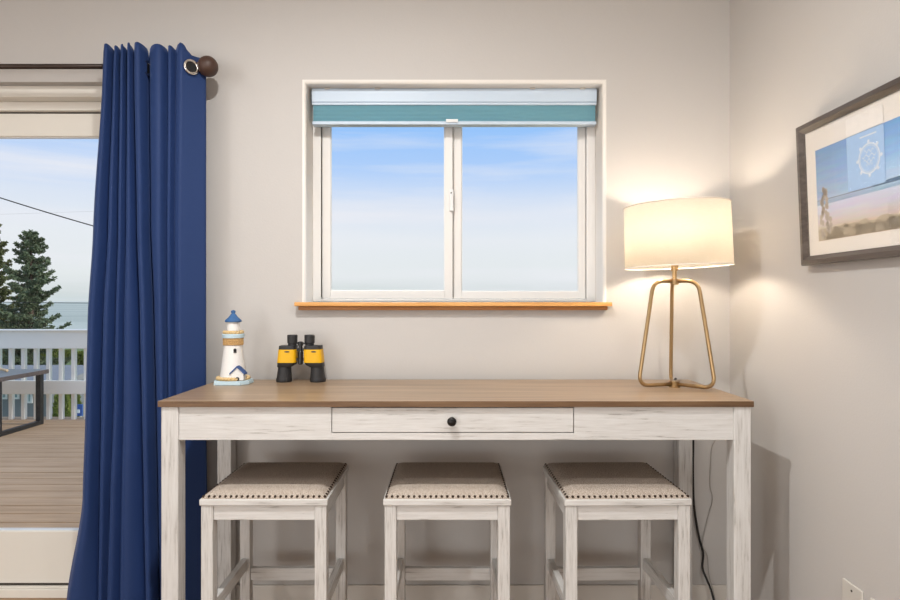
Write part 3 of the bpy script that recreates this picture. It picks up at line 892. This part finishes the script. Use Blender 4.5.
# printed photograph
m, nt, b = new_mat('coastal print')
b.inputs['Roughness'].default_value = 0.3
tc = nt.nodes.new('ShaderNodeTexCoord'); sp = nt.nodes.new('ShaderNodeSeparateXYZ')
nt.links.new(tc.outputs['Generated'], sp.inputs[0])
r1 = nt.nodes.new('ShaderNodeValToRGB'); e = r1.color_ramp.elements
e[0].position = 0.0; e[0].color = s2l((196, 176, 150)); e[1].position = 1.0; e[1].color = s2l((112, 160, 214))
for p, c in ((0.12, (200, 184, 164)), (0.2, (206, 196, 196)), (0.3, (204, 202, 220)), (0.385, (206, 210, 230)), (0.395, (150, 176, 206)), (0.45, (190, 214, 238)), (0.7, (150, 190, 232))):
    q = e.new(p); q.color = s2l(c)
nt.links.new(sp.outputs['Z'], r1.inputs['Fac'])
n = nt.nodes.new('ShaderNodeTexNoise'); n.inputs['Scale'].default_value = 5; n.inputs['Detail'].default_value = 5
mp = nt.nodes.new('ShaderNodeMapping'); mp.inputs['Scale'].default_value = (1, 1, 4)
nt.links.new(tc.outputs['Generated'], mp.inputs['Vector']); nt.links.new(mp.outputs['Vector'], n.inputs['Vector'])
# darker towards the far end of the print
mr = nt.nodes.new('ShaderNodeMapRange'); mr.inputs['From Min'].default_value = 0.45; mr.inputs['From Max'].default_value = 1.0
mr.inputs['To Min'].default_value = 0.0; mr.inputs['To Max'].default_value = 0.6
nt.links.new(sp.outputs['Y'], mr.inputs['Value'])
mc = nt.nodes.new('ShaderNodeMix'); mc.data_type = 'RGBA'; mc.inputs['B'].default_value = s2l((122, 146, 184))
ml = nt.nodes.new('ShaderNodeMath'); ml.operation = 'MULTIPLY'
gt = nt.nodes.new('ShaderNodeMapRange'); gt.inputs['From Min'].default_value = 0.38; gt.inputs['From Max'].default_value = 0.42
nt.links.new(sp.outputs['Z'], gt.inputs['Value'])
nt.links.new(mr.outputs[0], ml.inputs[0]); nt.links.new(gt.outputs[0], ml.inputs[1])
nt.links.new(ml.outputs[0], mc.inputs['Factor']); nt.links.new(r1.outputs['Color'], mc.inputs['A'])
mo = nt.nodes.new('ShaderNodeMix'); mo.data_type = 'RGBA'; mo.blend_type = 'OVERLAY'; mo.inputs['Factor'].default_value = 0.25
nt.links.new(mc.outputs['Result'], mo.inputs['A']); nt.links.new(n.outputs['Color'], mo.inputs['B'])
nt.links.new(mo.outputs['Result'], b.inputs['Base Color'])
M['print'] = m
qy0, qy1, qz0, qz1 = PY0 + 0.075, 1.770, 1.396, 1.663
xp = xm - 0.0008
bm = bmesh.new(); box(bm, xp, xm, qy0, qy1, qz0, qz1)
pr = pic('photo_print', bm, M['print'], fp)
def flat(name, polys, rgb, dx, parent=None, rough=0.4):
    bm = bmesh.new()
    x = xp - dx
    for pl in polys:
        a = [bm.verts.new((x, y, z)) for y, z in pl]; b_ = [bm.verts.new((x + 0.0002, y, z)) for y, z in pl]
        bm.faces.new(a); bm.faces.new(b_[::-1])
        for k in range(len(a)): bm.faces.new((a[k], a[(k + 1) % len(a)], b_[(k + 1) % len(a)], b_[k]))
    return pic(name, bm, plain(name + ' ink', rgb, rough, bscale=60, var=0.08), parent or pr)
def W(px, row, yy=None):
    y = 1.085 * F / (px - 450)
    return (y, CAMZ + (HOR - row) * y / F)
rnd = random.Random(4)
# bushes along the bottom of the print and a tree at its far end
def blob(y, z, ry, rz, n=14):
    return [(y + ry * math.cos(2 * PI * k / n) * rnd.uniform(0.8, 1.15), z + rz * math.sin(2 * PI * k / n) * rnd.uniform(0.8, 1.15)) for k in range(n)]
def clampz(pl): return [(min(max(y, qy0 + 0.001), qy1 - 0.001), min(max(z, qz0 + 0.001), qz1 - 0.001)) for y, z in pl]
flat('printed_bushes', [clampz(blob(qy1 - 0.03 - k * 0.04, qz0 + 0.012, 0.05, 0.02 + 0.010 * rnd.random())) for k in range(15)], (182, 168, 146), 0.0003)
flat('printed_trees', [clampz(blob(1.735 + rnd.uniform(-1, 1) * 0.03 * (1 - k / 60), 1.41 + k * 0.0034, 0.007, 0.008)) for k in range(40)], (184, 172, 160), 0.0005)
flat('printed_horizon', [[(qy0, 1.5125), (qy1, 1.5125), (qy1, 1.5145), (qy0, 1.5145)]], (120, 132, 150), 0.0003)
flat('printed_boat', [[(1.54, 1.512), (1.44, 1.512), (1.40, 1.524), (1.45, 1.522), (1.50, 1.521), (1.535, 1.530)], [(1.535, 1.52), (1.515, 1.52), (1.515, 1.533), (1.53, 1.533)]], (84, 112, 142), 0.0006)
# painted reflection in the picture glass: pale panel with a round emblem
flat('panel_reflection', [[(1.630, 1.516), (1.490, 1.516), (1.490, 1.662), (1.630, 1.662)]], (168, 200, 236), 0.0010)
flat('panel_reflection', [[(1.630, 1.664), (1.490, 1.664), (1.490, 1.712), (1.630, 1.712)]], (244, 238, 230), 0.0010)
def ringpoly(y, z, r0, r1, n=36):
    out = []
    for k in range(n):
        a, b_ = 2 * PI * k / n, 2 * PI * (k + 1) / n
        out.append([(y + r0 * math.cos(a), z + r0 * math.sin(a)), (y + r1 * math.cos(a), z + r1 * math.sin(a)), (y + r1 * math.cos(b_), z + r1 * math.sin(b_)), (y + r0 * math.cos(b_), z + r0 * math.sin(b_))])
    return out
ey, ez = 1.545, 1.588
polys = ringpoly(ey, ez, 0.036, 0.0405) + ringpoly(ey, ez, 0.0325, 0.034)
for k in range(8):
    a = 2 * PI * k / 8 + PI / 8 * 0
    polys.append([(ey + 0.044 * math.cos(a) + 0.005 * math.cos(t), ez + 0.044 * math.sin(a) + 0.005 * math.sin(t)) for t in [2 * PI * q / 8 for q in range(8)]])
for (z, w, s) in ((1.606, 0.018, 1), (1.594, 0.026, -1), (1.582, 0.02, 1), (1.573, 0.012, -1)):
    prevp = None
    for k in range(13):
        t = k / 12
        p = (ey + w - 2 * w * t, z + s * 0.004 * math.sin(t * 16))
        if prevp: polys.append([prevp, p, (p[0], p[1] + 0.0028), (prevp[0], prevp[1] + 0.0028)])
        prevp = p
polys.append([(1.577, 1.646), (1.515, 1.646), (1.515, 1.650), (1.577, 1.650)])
flat('emblem_reflection', polys, (218, 226, 238), 0.0014)
# glazing
bm = bmesh.new(); box(bm, xm - 0.0055, xm - 0.0045, PY0 + fw - 0.001, PY1 - fw + 0.001, PZ0 + fw - 0.001, PZ1 - fw + 0.001)
pic('picture_glass', bm, M['glass'], fp)
bm = bmesh.new()
box(bm, XR - 0.014, XR, (PY0 + PY1) / 2 - 0.01, (PY0 + PY1) / 2 + 0.01, PZ1 - 0.08, PZ1 - 0.06)
obj('hanger', bm, M['blackpl'], fp)
bm = bmesh.new()
box(bm, XR - 0.014, XR, PY0 + 0.04, PY1 - 0.04, PZ0 + 0.002, PZ0 + 0.022)
obj('hanger', bm, M['blackpl'], fp)

# ------------------------------------------------------------------ wall plates
def wall_plate(y1, label):
    w = empty('wall_plate', (XR, y1 - 0.041, 0.383), label, 'wall plate', 'wall plates low on the right wall')
    boxo('plate', (XR - 0.006, XR, y1 - 0.082, y1, 0.326, 0.441), M['plate'], w, 0.0025)
    for z in (0.341, 0.423):
        bm = bmesh.new(); lathe(bm, [(0.0032, XR - 0.0072), (0.0032, XR - 0.005)], y1 - 0.041, z, 12, axis='X'); obj('screw', bm, M['gasket'], w)
    return w
w1 = wall_plate(1.690, 'ivory wall plate with dark screw, low on the right wall, nearer the table')
bm = bmesh.new(); lathe(bm, [(0.008, XR - 0.009), (0.008, XR - 0.005)], 1.649, 0.3835, 16, axis='X'); obj('jack', bm, M['gasket'], w1)
wall_plate(1.578, 'ivory wall plate cut off at the lower right corner of the photo')

# ------------------------------------------------------------------ outside: deck
bm = bmesh.new()
DKZ = -0.035
y = 2.56; k = 0
while y < 6.42:
    w = 0.132
    box(bm, -7.5, -0.2, y, y + w, DKZ - 0.03, DKZ)
    y += w + (0.009 if k != 12 else 0.02); k += 1
struct(obj('floor_deck', bm, M['deck'], None, 0.003))
RYY = 6.33
rl = empty('deck_railing', (-4.2, RYY, DKZ), 'white painted deck railing with square balusters beyond the glass door', 'railing')
def zr(row): return Z(row, RYY)
boxo('top_rail', (-7.5, -1.9, RYY - 0.02, RYY + 0.02, zr(348.5), zr(331)), M['rail'], rl, 0.004)
boxo('cap_rail', (-7.5, -1.9, RYY - 0.04, RYY + 0.09, zr(331), zr(329.5)), M['rail'], rl, 0.003)
boxo('middle_rail', (-7.5, -1.9, RYY - 0.02, RYY + 0.02, zr(394), zr(380.5)), M['rail'], rl, 0.004)
px = -250.0; sp_ = 12.55
x = X(9.5, RYY)
xs = []
k = -20
while True:
    xx = X(8.3 + k * sp_, RYY + 0.02)
    if xx > -2.0: break
    if xx > -7.4: xs.append(xx)
    k += 1
for xx in xs:
    boxo('baluster', (xx, xx + 0.036, RYY + 0.021, RYY + 0.066, DKZ, zr(331) - 0.005), M['rail'], rl, 0.002)
# fire-pit style table on deck
ot = empty('deck_table', (-4.75, 5.82, DKZ), 'low black metal table with grey stone top on the deck', 'table')
bm = bmesh.new(); box(bm, -5.6, -4.115, 5.48, 6.16, 0.478, 0.522)
bm.normal_update()
for f in bm.faces: f.material_index = 0 if f.normal.z > 0.5 else 1
obj('stone_top', bm, [M['slate'], M['stoneedge']], ot, 0.006)
for lx in (-4.20, -5.56):
    for ly in (5.51, 6.08):
        boxo('leg', (lx, lx + 0.05, ly, ly + 0.05, DKZ, 0.478), M['deckblk'], ot, 0.002)
    boxo('floor_bar', (lx, lx + 0.05, 5.56, 6.08, DKZ, DKZ + 0.04), M['deckblk'], ot, 0.002)
bm = bmesh.new(); tube(bm, smooth_path([(-4.60, 5.96, 0.530), (-4.54, 5.93, 0.545), (-4.46, 5.90, 0.556), (-4.38, 5.88, 0.546), (-4.33, 5.87, 0.538)], 5), [0.006] * 8 + [0.012] * 8 + [0.014] * 5, 8)
tag(obj('driftwood_piece', bm, M['drift'], smooth=True), 'small pale curved piece of driftwood on the stone deck table', 'driftwood')

# ------------------------------------------------------------------ outside: ground, sea, trees, houses, wires
def ground(name, x0, x1, y0, y1, z, mat):
    bm = bmesh.new(); box(bm, x0, x1, y0, y1, z - 0.5, z)
    return struct(obj(name, bm, mat))
ground('ground', -60, 60, 6.6, 75, -3.6, M['grass'])
ground('sea', -9000, 9000, 75.5, 9000, -12, M['sea'])

def conifer(name, base, h, rad, seed, mat, label):
    rn = random.Random(seed)
    root = empty(name, base, label, 'tree', 'tall conifers beyond the deck railing')
    bm = bmesh.new(); b0 = Vector(base)
    tube(bm, [b0 + Vector((0, 0, h * t)) for t in (0, .3, .6, .97)], [0.22, 0.17, 0.1, 0.02], 8)
    branches = []
    n = 165
    for i in range(n):
        t = 0.10 + 0.89 * i / n
        a = rn.uniform(0, 2 * PI)
        L = rad * (1 - t) ** 0.55 * rn.uniform(0.4, 1.2) + 0.12
        s = b0 + Vector((0, 0, h * t))
        d = Vector((math.cos(a), math.sin(a), 0))
        pts = [s, s + d * L * .35 + Vector((0, 0, -0.05 * L)), s + d * L * .7 + Vector((0, 0, -0.06 * L)), s + d * L + Vector((0, 0, 0.14 * L))]
        tube(bm, pts, [0.035, 0.028, 0.018, 0.006], 5)
        branches.append((pts, L))
    obj('trunk', bm, M['bark'], root)
    bm = bmesh.new()
    def tuft(c, r):
        for q in range(11):
            v = Vector((rn.gauss(0, 1), rn.gauss(0, 1), rn.gauss(0, .6) + 0.3)).normalized() * r * rn.uniform(.7, 1.25)
            w = v.cross(Vector((rn.random() - .5, rn.random() - .5, rn.random() - .5))).normalized() * r * 0.26
            m_ = c + v * 0.55
            quad(bm, c, m_ + w, c + v, m_ - w)
    for pts, L in branches:
        m_ = max(5, int(L / 0.11))
        for q in range(m_):
            t = 0.2 + 0.8 * q / (m_ - 1)
            f = t * 3; i = min(2, int(f)); p = pts[i].lerp(pts[i + 1], f - i)
            side = Vector((-(pts[3] - pts[0]).y, (pts[3] - pts[0]).x, 0)).normalized()
            wv = 0.32 * L * (1.15 - t)
            for s_ in (-1, 0, 1):
                tuft(p + side * wv * s_ * rn.uniform(.4, 1) + Vector((0, 0, rn.uniform(-.07, .07))), rn.uniform(0.11, 0.2))
    for q in range(8): tuft(b0 + Vector((0, 0, h * (0.95 + .05 * q / 7))), 0.16)
    o = obj('needles', bm, mat, root)
    o['kind'] = 'stuff'
    return root
TYY = 36.0
conifer('conifer', (X(31, TYY), TYY, -3.6), Z(231, TYY) + 3.6, 2.15, 3, M['needle'], 'dark green conifer beyond the railing, the one nearer the curtain')
conifer('conifer', (X(-8, 42), 42, -3.6), Z(221, 42) + 3.6, 2.1, 8, M['needle2'], 'olive green conifer cut off by the left edge of the photo')

def shrub(px, rowtop, yy, wpx, seed):
    rn = random.Random(seed)
    bm = bmesh.new(); c = Vector((X(px, yy), yy, -3.6)); top = Z(rowtop, yy) + 3.6; w = wpx * yy / F
    for q in range(900):
        t = rn.random() ** 0.8
        r_ = w * (1 - t ** 2.2) ** .5 * rn.uniform(.4, 1) + .03
        a = rn.uniform(0, 2 * PI)
        p = c + Vector((math.cos(a) * r_, math.sin(a) * r_, top * t))
        v = Vector((math.cos(a) * .5, math.sin(a) * .5, rn.uniform(.2, 1.2))).normalized() * 0.34
        u = v.cross(Vector((rn.random() - .5, rn.random() - .5, rn.random() - .5))).normalized() * 0.12
        quad(bm, p - v * .5, p + u, p + v * .5, p - u)
    return bm
sh_lab = ['olive evergreen shrub behind the railing, at the left edge of the photo', 'olive evergreen shrub, second from the left edge', 'olive evergreen shrub, third from the left edge, under the tall conifer',
          'tall olive evergreen shrub, fourth from the left edge', 'olive evergreen shrub, fifth from the left edge', 'olive evergreen shrub behind the grey roof', 'olive evergreen shrub nearest the curtain']
for i, (px, rt, w) in enumerate(((2, 352, 6), (16, 350, 7), (30, 346, 7), (43, 345, 7), (56, 346, 7), (68, 351, 6), (81, 352.5, 6))):
    o = obj('evergreen_shrub', shrub(px, rt, (42, 49)[i % 2], w, i), M['hedge'])
    tag(o, sh_lab[i], 'shrub', 'evergreen shrubs behind the houses')
for i, (px, rt, w, lab) in enumerate(((62, 393, 6, 'low dark green bush beside the grey house, seen between lower balusters'), (73, 391, 5, 'green bush seen between lower balusters near the blue sign'))):
    o = obj('garden_bush', shrub(px, rt, (18, 20.5)[i], w, 20 + i), M['hedge']); tag(o, lab, 'bush')

def house(name, x0, x1, y0, y1, zw, zrg, label, roofm, wins):
    r_ = empty(name, ((x0 + x1) / 2, (y0 + y1) / 2, -3.6), label, 'house')
    boxo('house_wall', (x0, x1, y0, y1, -3.6, zw), M['siding'], r_)
    bm = bmesh.new(); ym = (y0 + y1) / 2; o_ = 0.35
    A = [(x0 - o_, y0 - o_, zw - .12), (x1 + o_, y0 - o_, zw - .12), (x1 + o_, y1 + o_, zw - .12), (x0 - o_, y1 + o_, zw - .12)]
    r0, r1_ = (x0 - o_, ym, zrg), (x1 + o_, ym, zrg)
    quad(bm, A[0], A[1], r1_, r0); quad(bm, A[2], A[3], r0, r1_); quad(bm, *A)
    bm.faces.new([bm.verts.new(p) for p in (A[0], r0, A[3])]); bm.faces.new([bm.verts.new(p) for p in (A[1], A[2], r1_)])
    bmesh.ops.remove_doubles(bm, verts=bm.verts, dist=.001)
    obj('house_roof', bm, roofm, r_)
    boxo('gutter', (x0 - o_, x1 + o_, y0 - o_ - .08, y0 - o_, zw - .2, zw - .08), M['white'], r_)
    for (a, b_, c, d) in wins:
        f = boxo('window_frame', (a, b_, y0 - .05, y0 - .005, c, d), M['white'], r_)
        boxo('pane', (a + .07, b_ - .07, y0 - .07, y0 - .05, c + .07, d - .07), M['winpane'], f)
hy = 22.0
house('house', X(-60, hy), X(52, hy), hy, hy + 5, Z(381, hy) , Z(365, hy + 2.5), 'grey sided house with shingle roof seen between the balusters at left', M['roof'],
      [(X(2, hy), X(8, hy), Z(399, hy), Z(388, hy)), (X(14, hy), X(20, hy), Z(399, hy), Z(388, hy)), (X(28, hy), X(33, hy), Z(403, hy), Z(388, hy))])
hy = 28.0
house('house', X(66, hy), X(130, hy), hy, hy + 5, Z(384, hy), Z(368, hy + 2.5), 'grey roofed house farther right, seen between balusters next to the curtain', M['roof'],
      [(X(70, hy), X(76, hy), Z(399, hy), Z(390, hy))])
# dark skylights / vents on roof
sg = empty('yard_sign', (X(80, 15), 15, -3.6), 'small blue and white yard sign seen low between the last balusters', 'sign')
boxo('sign_board', (X(76.5, 15), X(82, 15), 15, 15.04, Z(416, 15), Z(404.5, 15)), M['bluesign'], sg)
boxo('sign_post', (X(78.6, 15), X(79.6, 15), 15.04, 15.08, -3.6, Z(405, 15)), M['white'], sg)
boxo('sign_patch', (X(77.5, 15), X(79.8, 15), 14.985, 15, Z(413, 15), Z(409.5, 15)), M['white'], sg)

def wire(name, a, b_, sag, r_, label, grp=None):
    a, b_ = Vector(a), Vector(b_); pts = []
    for k in range(21):
        t = k / 20; p = a.lerp(b_, t); p.z -= sag * 4 * t * (1 - t); pts.append(p)
    bm = bmesh.new(); tube(bm, pts, r_, 6)
    tag(obj(name, bm, M['cordb'], smooth=True), label, 'wire', grp)
wire('overhead_wire', P(-120, 157, 18), P(200, 254, 20), 0.15, 0.020, 'thick dark overhead wire sloping down across the sky to the right')
wire('overhead_wire', P(-150, 300, 24), P(250, 304.5, 26), 0.02, 0.012, 'thin dark level wire crossing just above the sea')
wire('overhead_wire', P(-150, 219, 60), P(250, 206, 60), 0.02, 0.005, 'very faint thin wire high in the sky')

# ------------------------------------------------------------------ sky
w = bpy.data.worlds.new('sky'); scene.world = w; w.use_nodes = True; nt = w.node_tree
bg = nt.nodes['Background']
tc = nt.nodes.new('ShaderNodeTexCoord'); sp = nt.nodes.new('ShaderNodeSeparateXYZ')
nt.links.new(tc.outputs['Generated'], sp.inputs[0])
r = nt.nodes.new('ShaderNodeValToRGB'); e = r.color_ramp.elements
e[0].position = 0.0; e[0].color = s2l((196, 212, 214)); e[1].position = 1.0; e[1].color = s2l((120, 165, 225))
for p, c in ((0.012, (212, 221, 222)), (0.04, (230, 236, 238)), (0.10, (232, 238, 244)), (0.155, (220, 231, 247)), (0.215, (174, 208, 252)), (0.28, (152, 198, 253)), (0.5, (140, 186, 245))):
    q = e.new(p); q.color = s2l(c)
nt.links.new(sp.outputs['Z'], r.inputs['Fac'])
mp = nt.nodes.new('ShaderNodeMapping'); mp.inputs['Scale'].default_value = (1.3, 1.3, 16); mp.inputs['Rotation'].default_value = (R(2), R(1.5), 0)
mp.inputs['Location'].default_value = (2.1, 0.7, 4.6)
n = nt.nodes.new('ShaderNodeTexNoise'); n.inputs['Scale'].default_value = 1.4; n.inputs['Detail'].default_value = 7; n.inputs['Roughness'].default_value = 0.55
nt.links.new(tc.outputs['Generated'], mp.inputs['Vector']); nt.links.new(mp.outputs['Vector'], n.inputs['Vector'])
cr = nt.nodes.new('ShaderNodeValToRGB'); cr.color_ramp.elements[0].position = 0.42; cr.color_ramp.elements[1].position = 0.72
cr.color_ramp.elements[0].color = (0, 0, 0, 1); cr.color_ramp.elements[1].color = (0.8, 0.8, 0.8, 1)
nt.links.new(n.outputs['Fac'], cr.inputs['Fac'])
mx = nt.nodes.new('ShaderNodeMix'); mx.data_type = 'RGBA'; mx.inputs['B'].default_value = s2l((238, 240, 247))
nt.links.new(cr.outputs['Color'], mx.inputs['Factor']); nt.links.new(r.outputs['Color'], mx.inputs['A'])
nt.links.new(mx.outputs['Result'], bg.inputs['Color'])
bg.inputs['Strength'].default_value = 1.0

# ------------------------------------------------------------------ lights
def light(name, kind, loc, energy, color, **k):
    l = bpy.data.lights.new(name, kind); l.energy = energy; l.color = color
    for a, b_ in k.items(): setattr(l, a, b_)
    o = bpy.data.objects.new(name, l); COL.objects.link(o); o.location = loc
    return o
WARM = (1.0, 0.985, 0.96)
light('ceiling_downlight', 'AREA', (-0.42, 1.04, 2.55), 35, WARM, shape='DISK', size=0.06)
light('ceiling_downlight', 'AREA', (0.85, 0.3, 2.60), 15, WARM, shape='DISK', size=0.12)
light('ceiling_downlight', 'AREA', (-2.3, 0.7, 2.60), 9, WARM, shape='DISK', size=0.12)
light('ceiling_downlight', 'AREA', (-2.3, -1.2, 2.60), 9, WARM, shape='DISK', size=0.12)
f = light('rear_fill_light', 'AREA', (-1.2, YB + 0.05, 0.6), 58, (1.0, 0.99, 0.98), shape='RECTANGLE', size=4.4, size_y=1.05)  # added fill behind the camera, no patio opening is built there
f.rotation_euler = (R(90), 0, 0)
f = light('side_fill_light', 'AREA', (XL + 0.05, -2.2, 1.55), 98, (0.98, 0.99, 1.0), shape='RECTANGLE', size=1.7, size_y=2.3)  # added fill along the left wall, with no real window behind it
f.rotation_euler = Vector((-1, -0.35, 0)).to_track_quat('Z', 'Y').to_euler()
sun = light('sun', 'SUN', (5, 0, 10), 2.6, (1.0, 0.95, 0.87), angle=R(12))
d = Vector((-1, 0.08, -0.5)); sun.rotation_euler = d.to_track_quat('-Z', 'Y').to_euler()

# ------------------------------------------------------------------ camera
cam = bpy.data.cameras.new('camera'); co = bpy.data.objects.new('camera', cam); COL.objects.link(co)
co.location = (0, 0, CAMZ); co.rotation_euler = (R(90), 0, 0)
cam.sensor_width = 36; cam.lens = 24; cam.shift_y = 1.0 / 900
cam.clip_start = 0.05; cam.clip_end = 20000
scene.camera = co
scene.view_settings.view_transform = 'Standard'; scene.view_settings.look = 'None'
scene.view_settings.exposure = 0.0; scene.view_settings.gamma = 1.0
scene.view_settings.use_curve_mapping = False
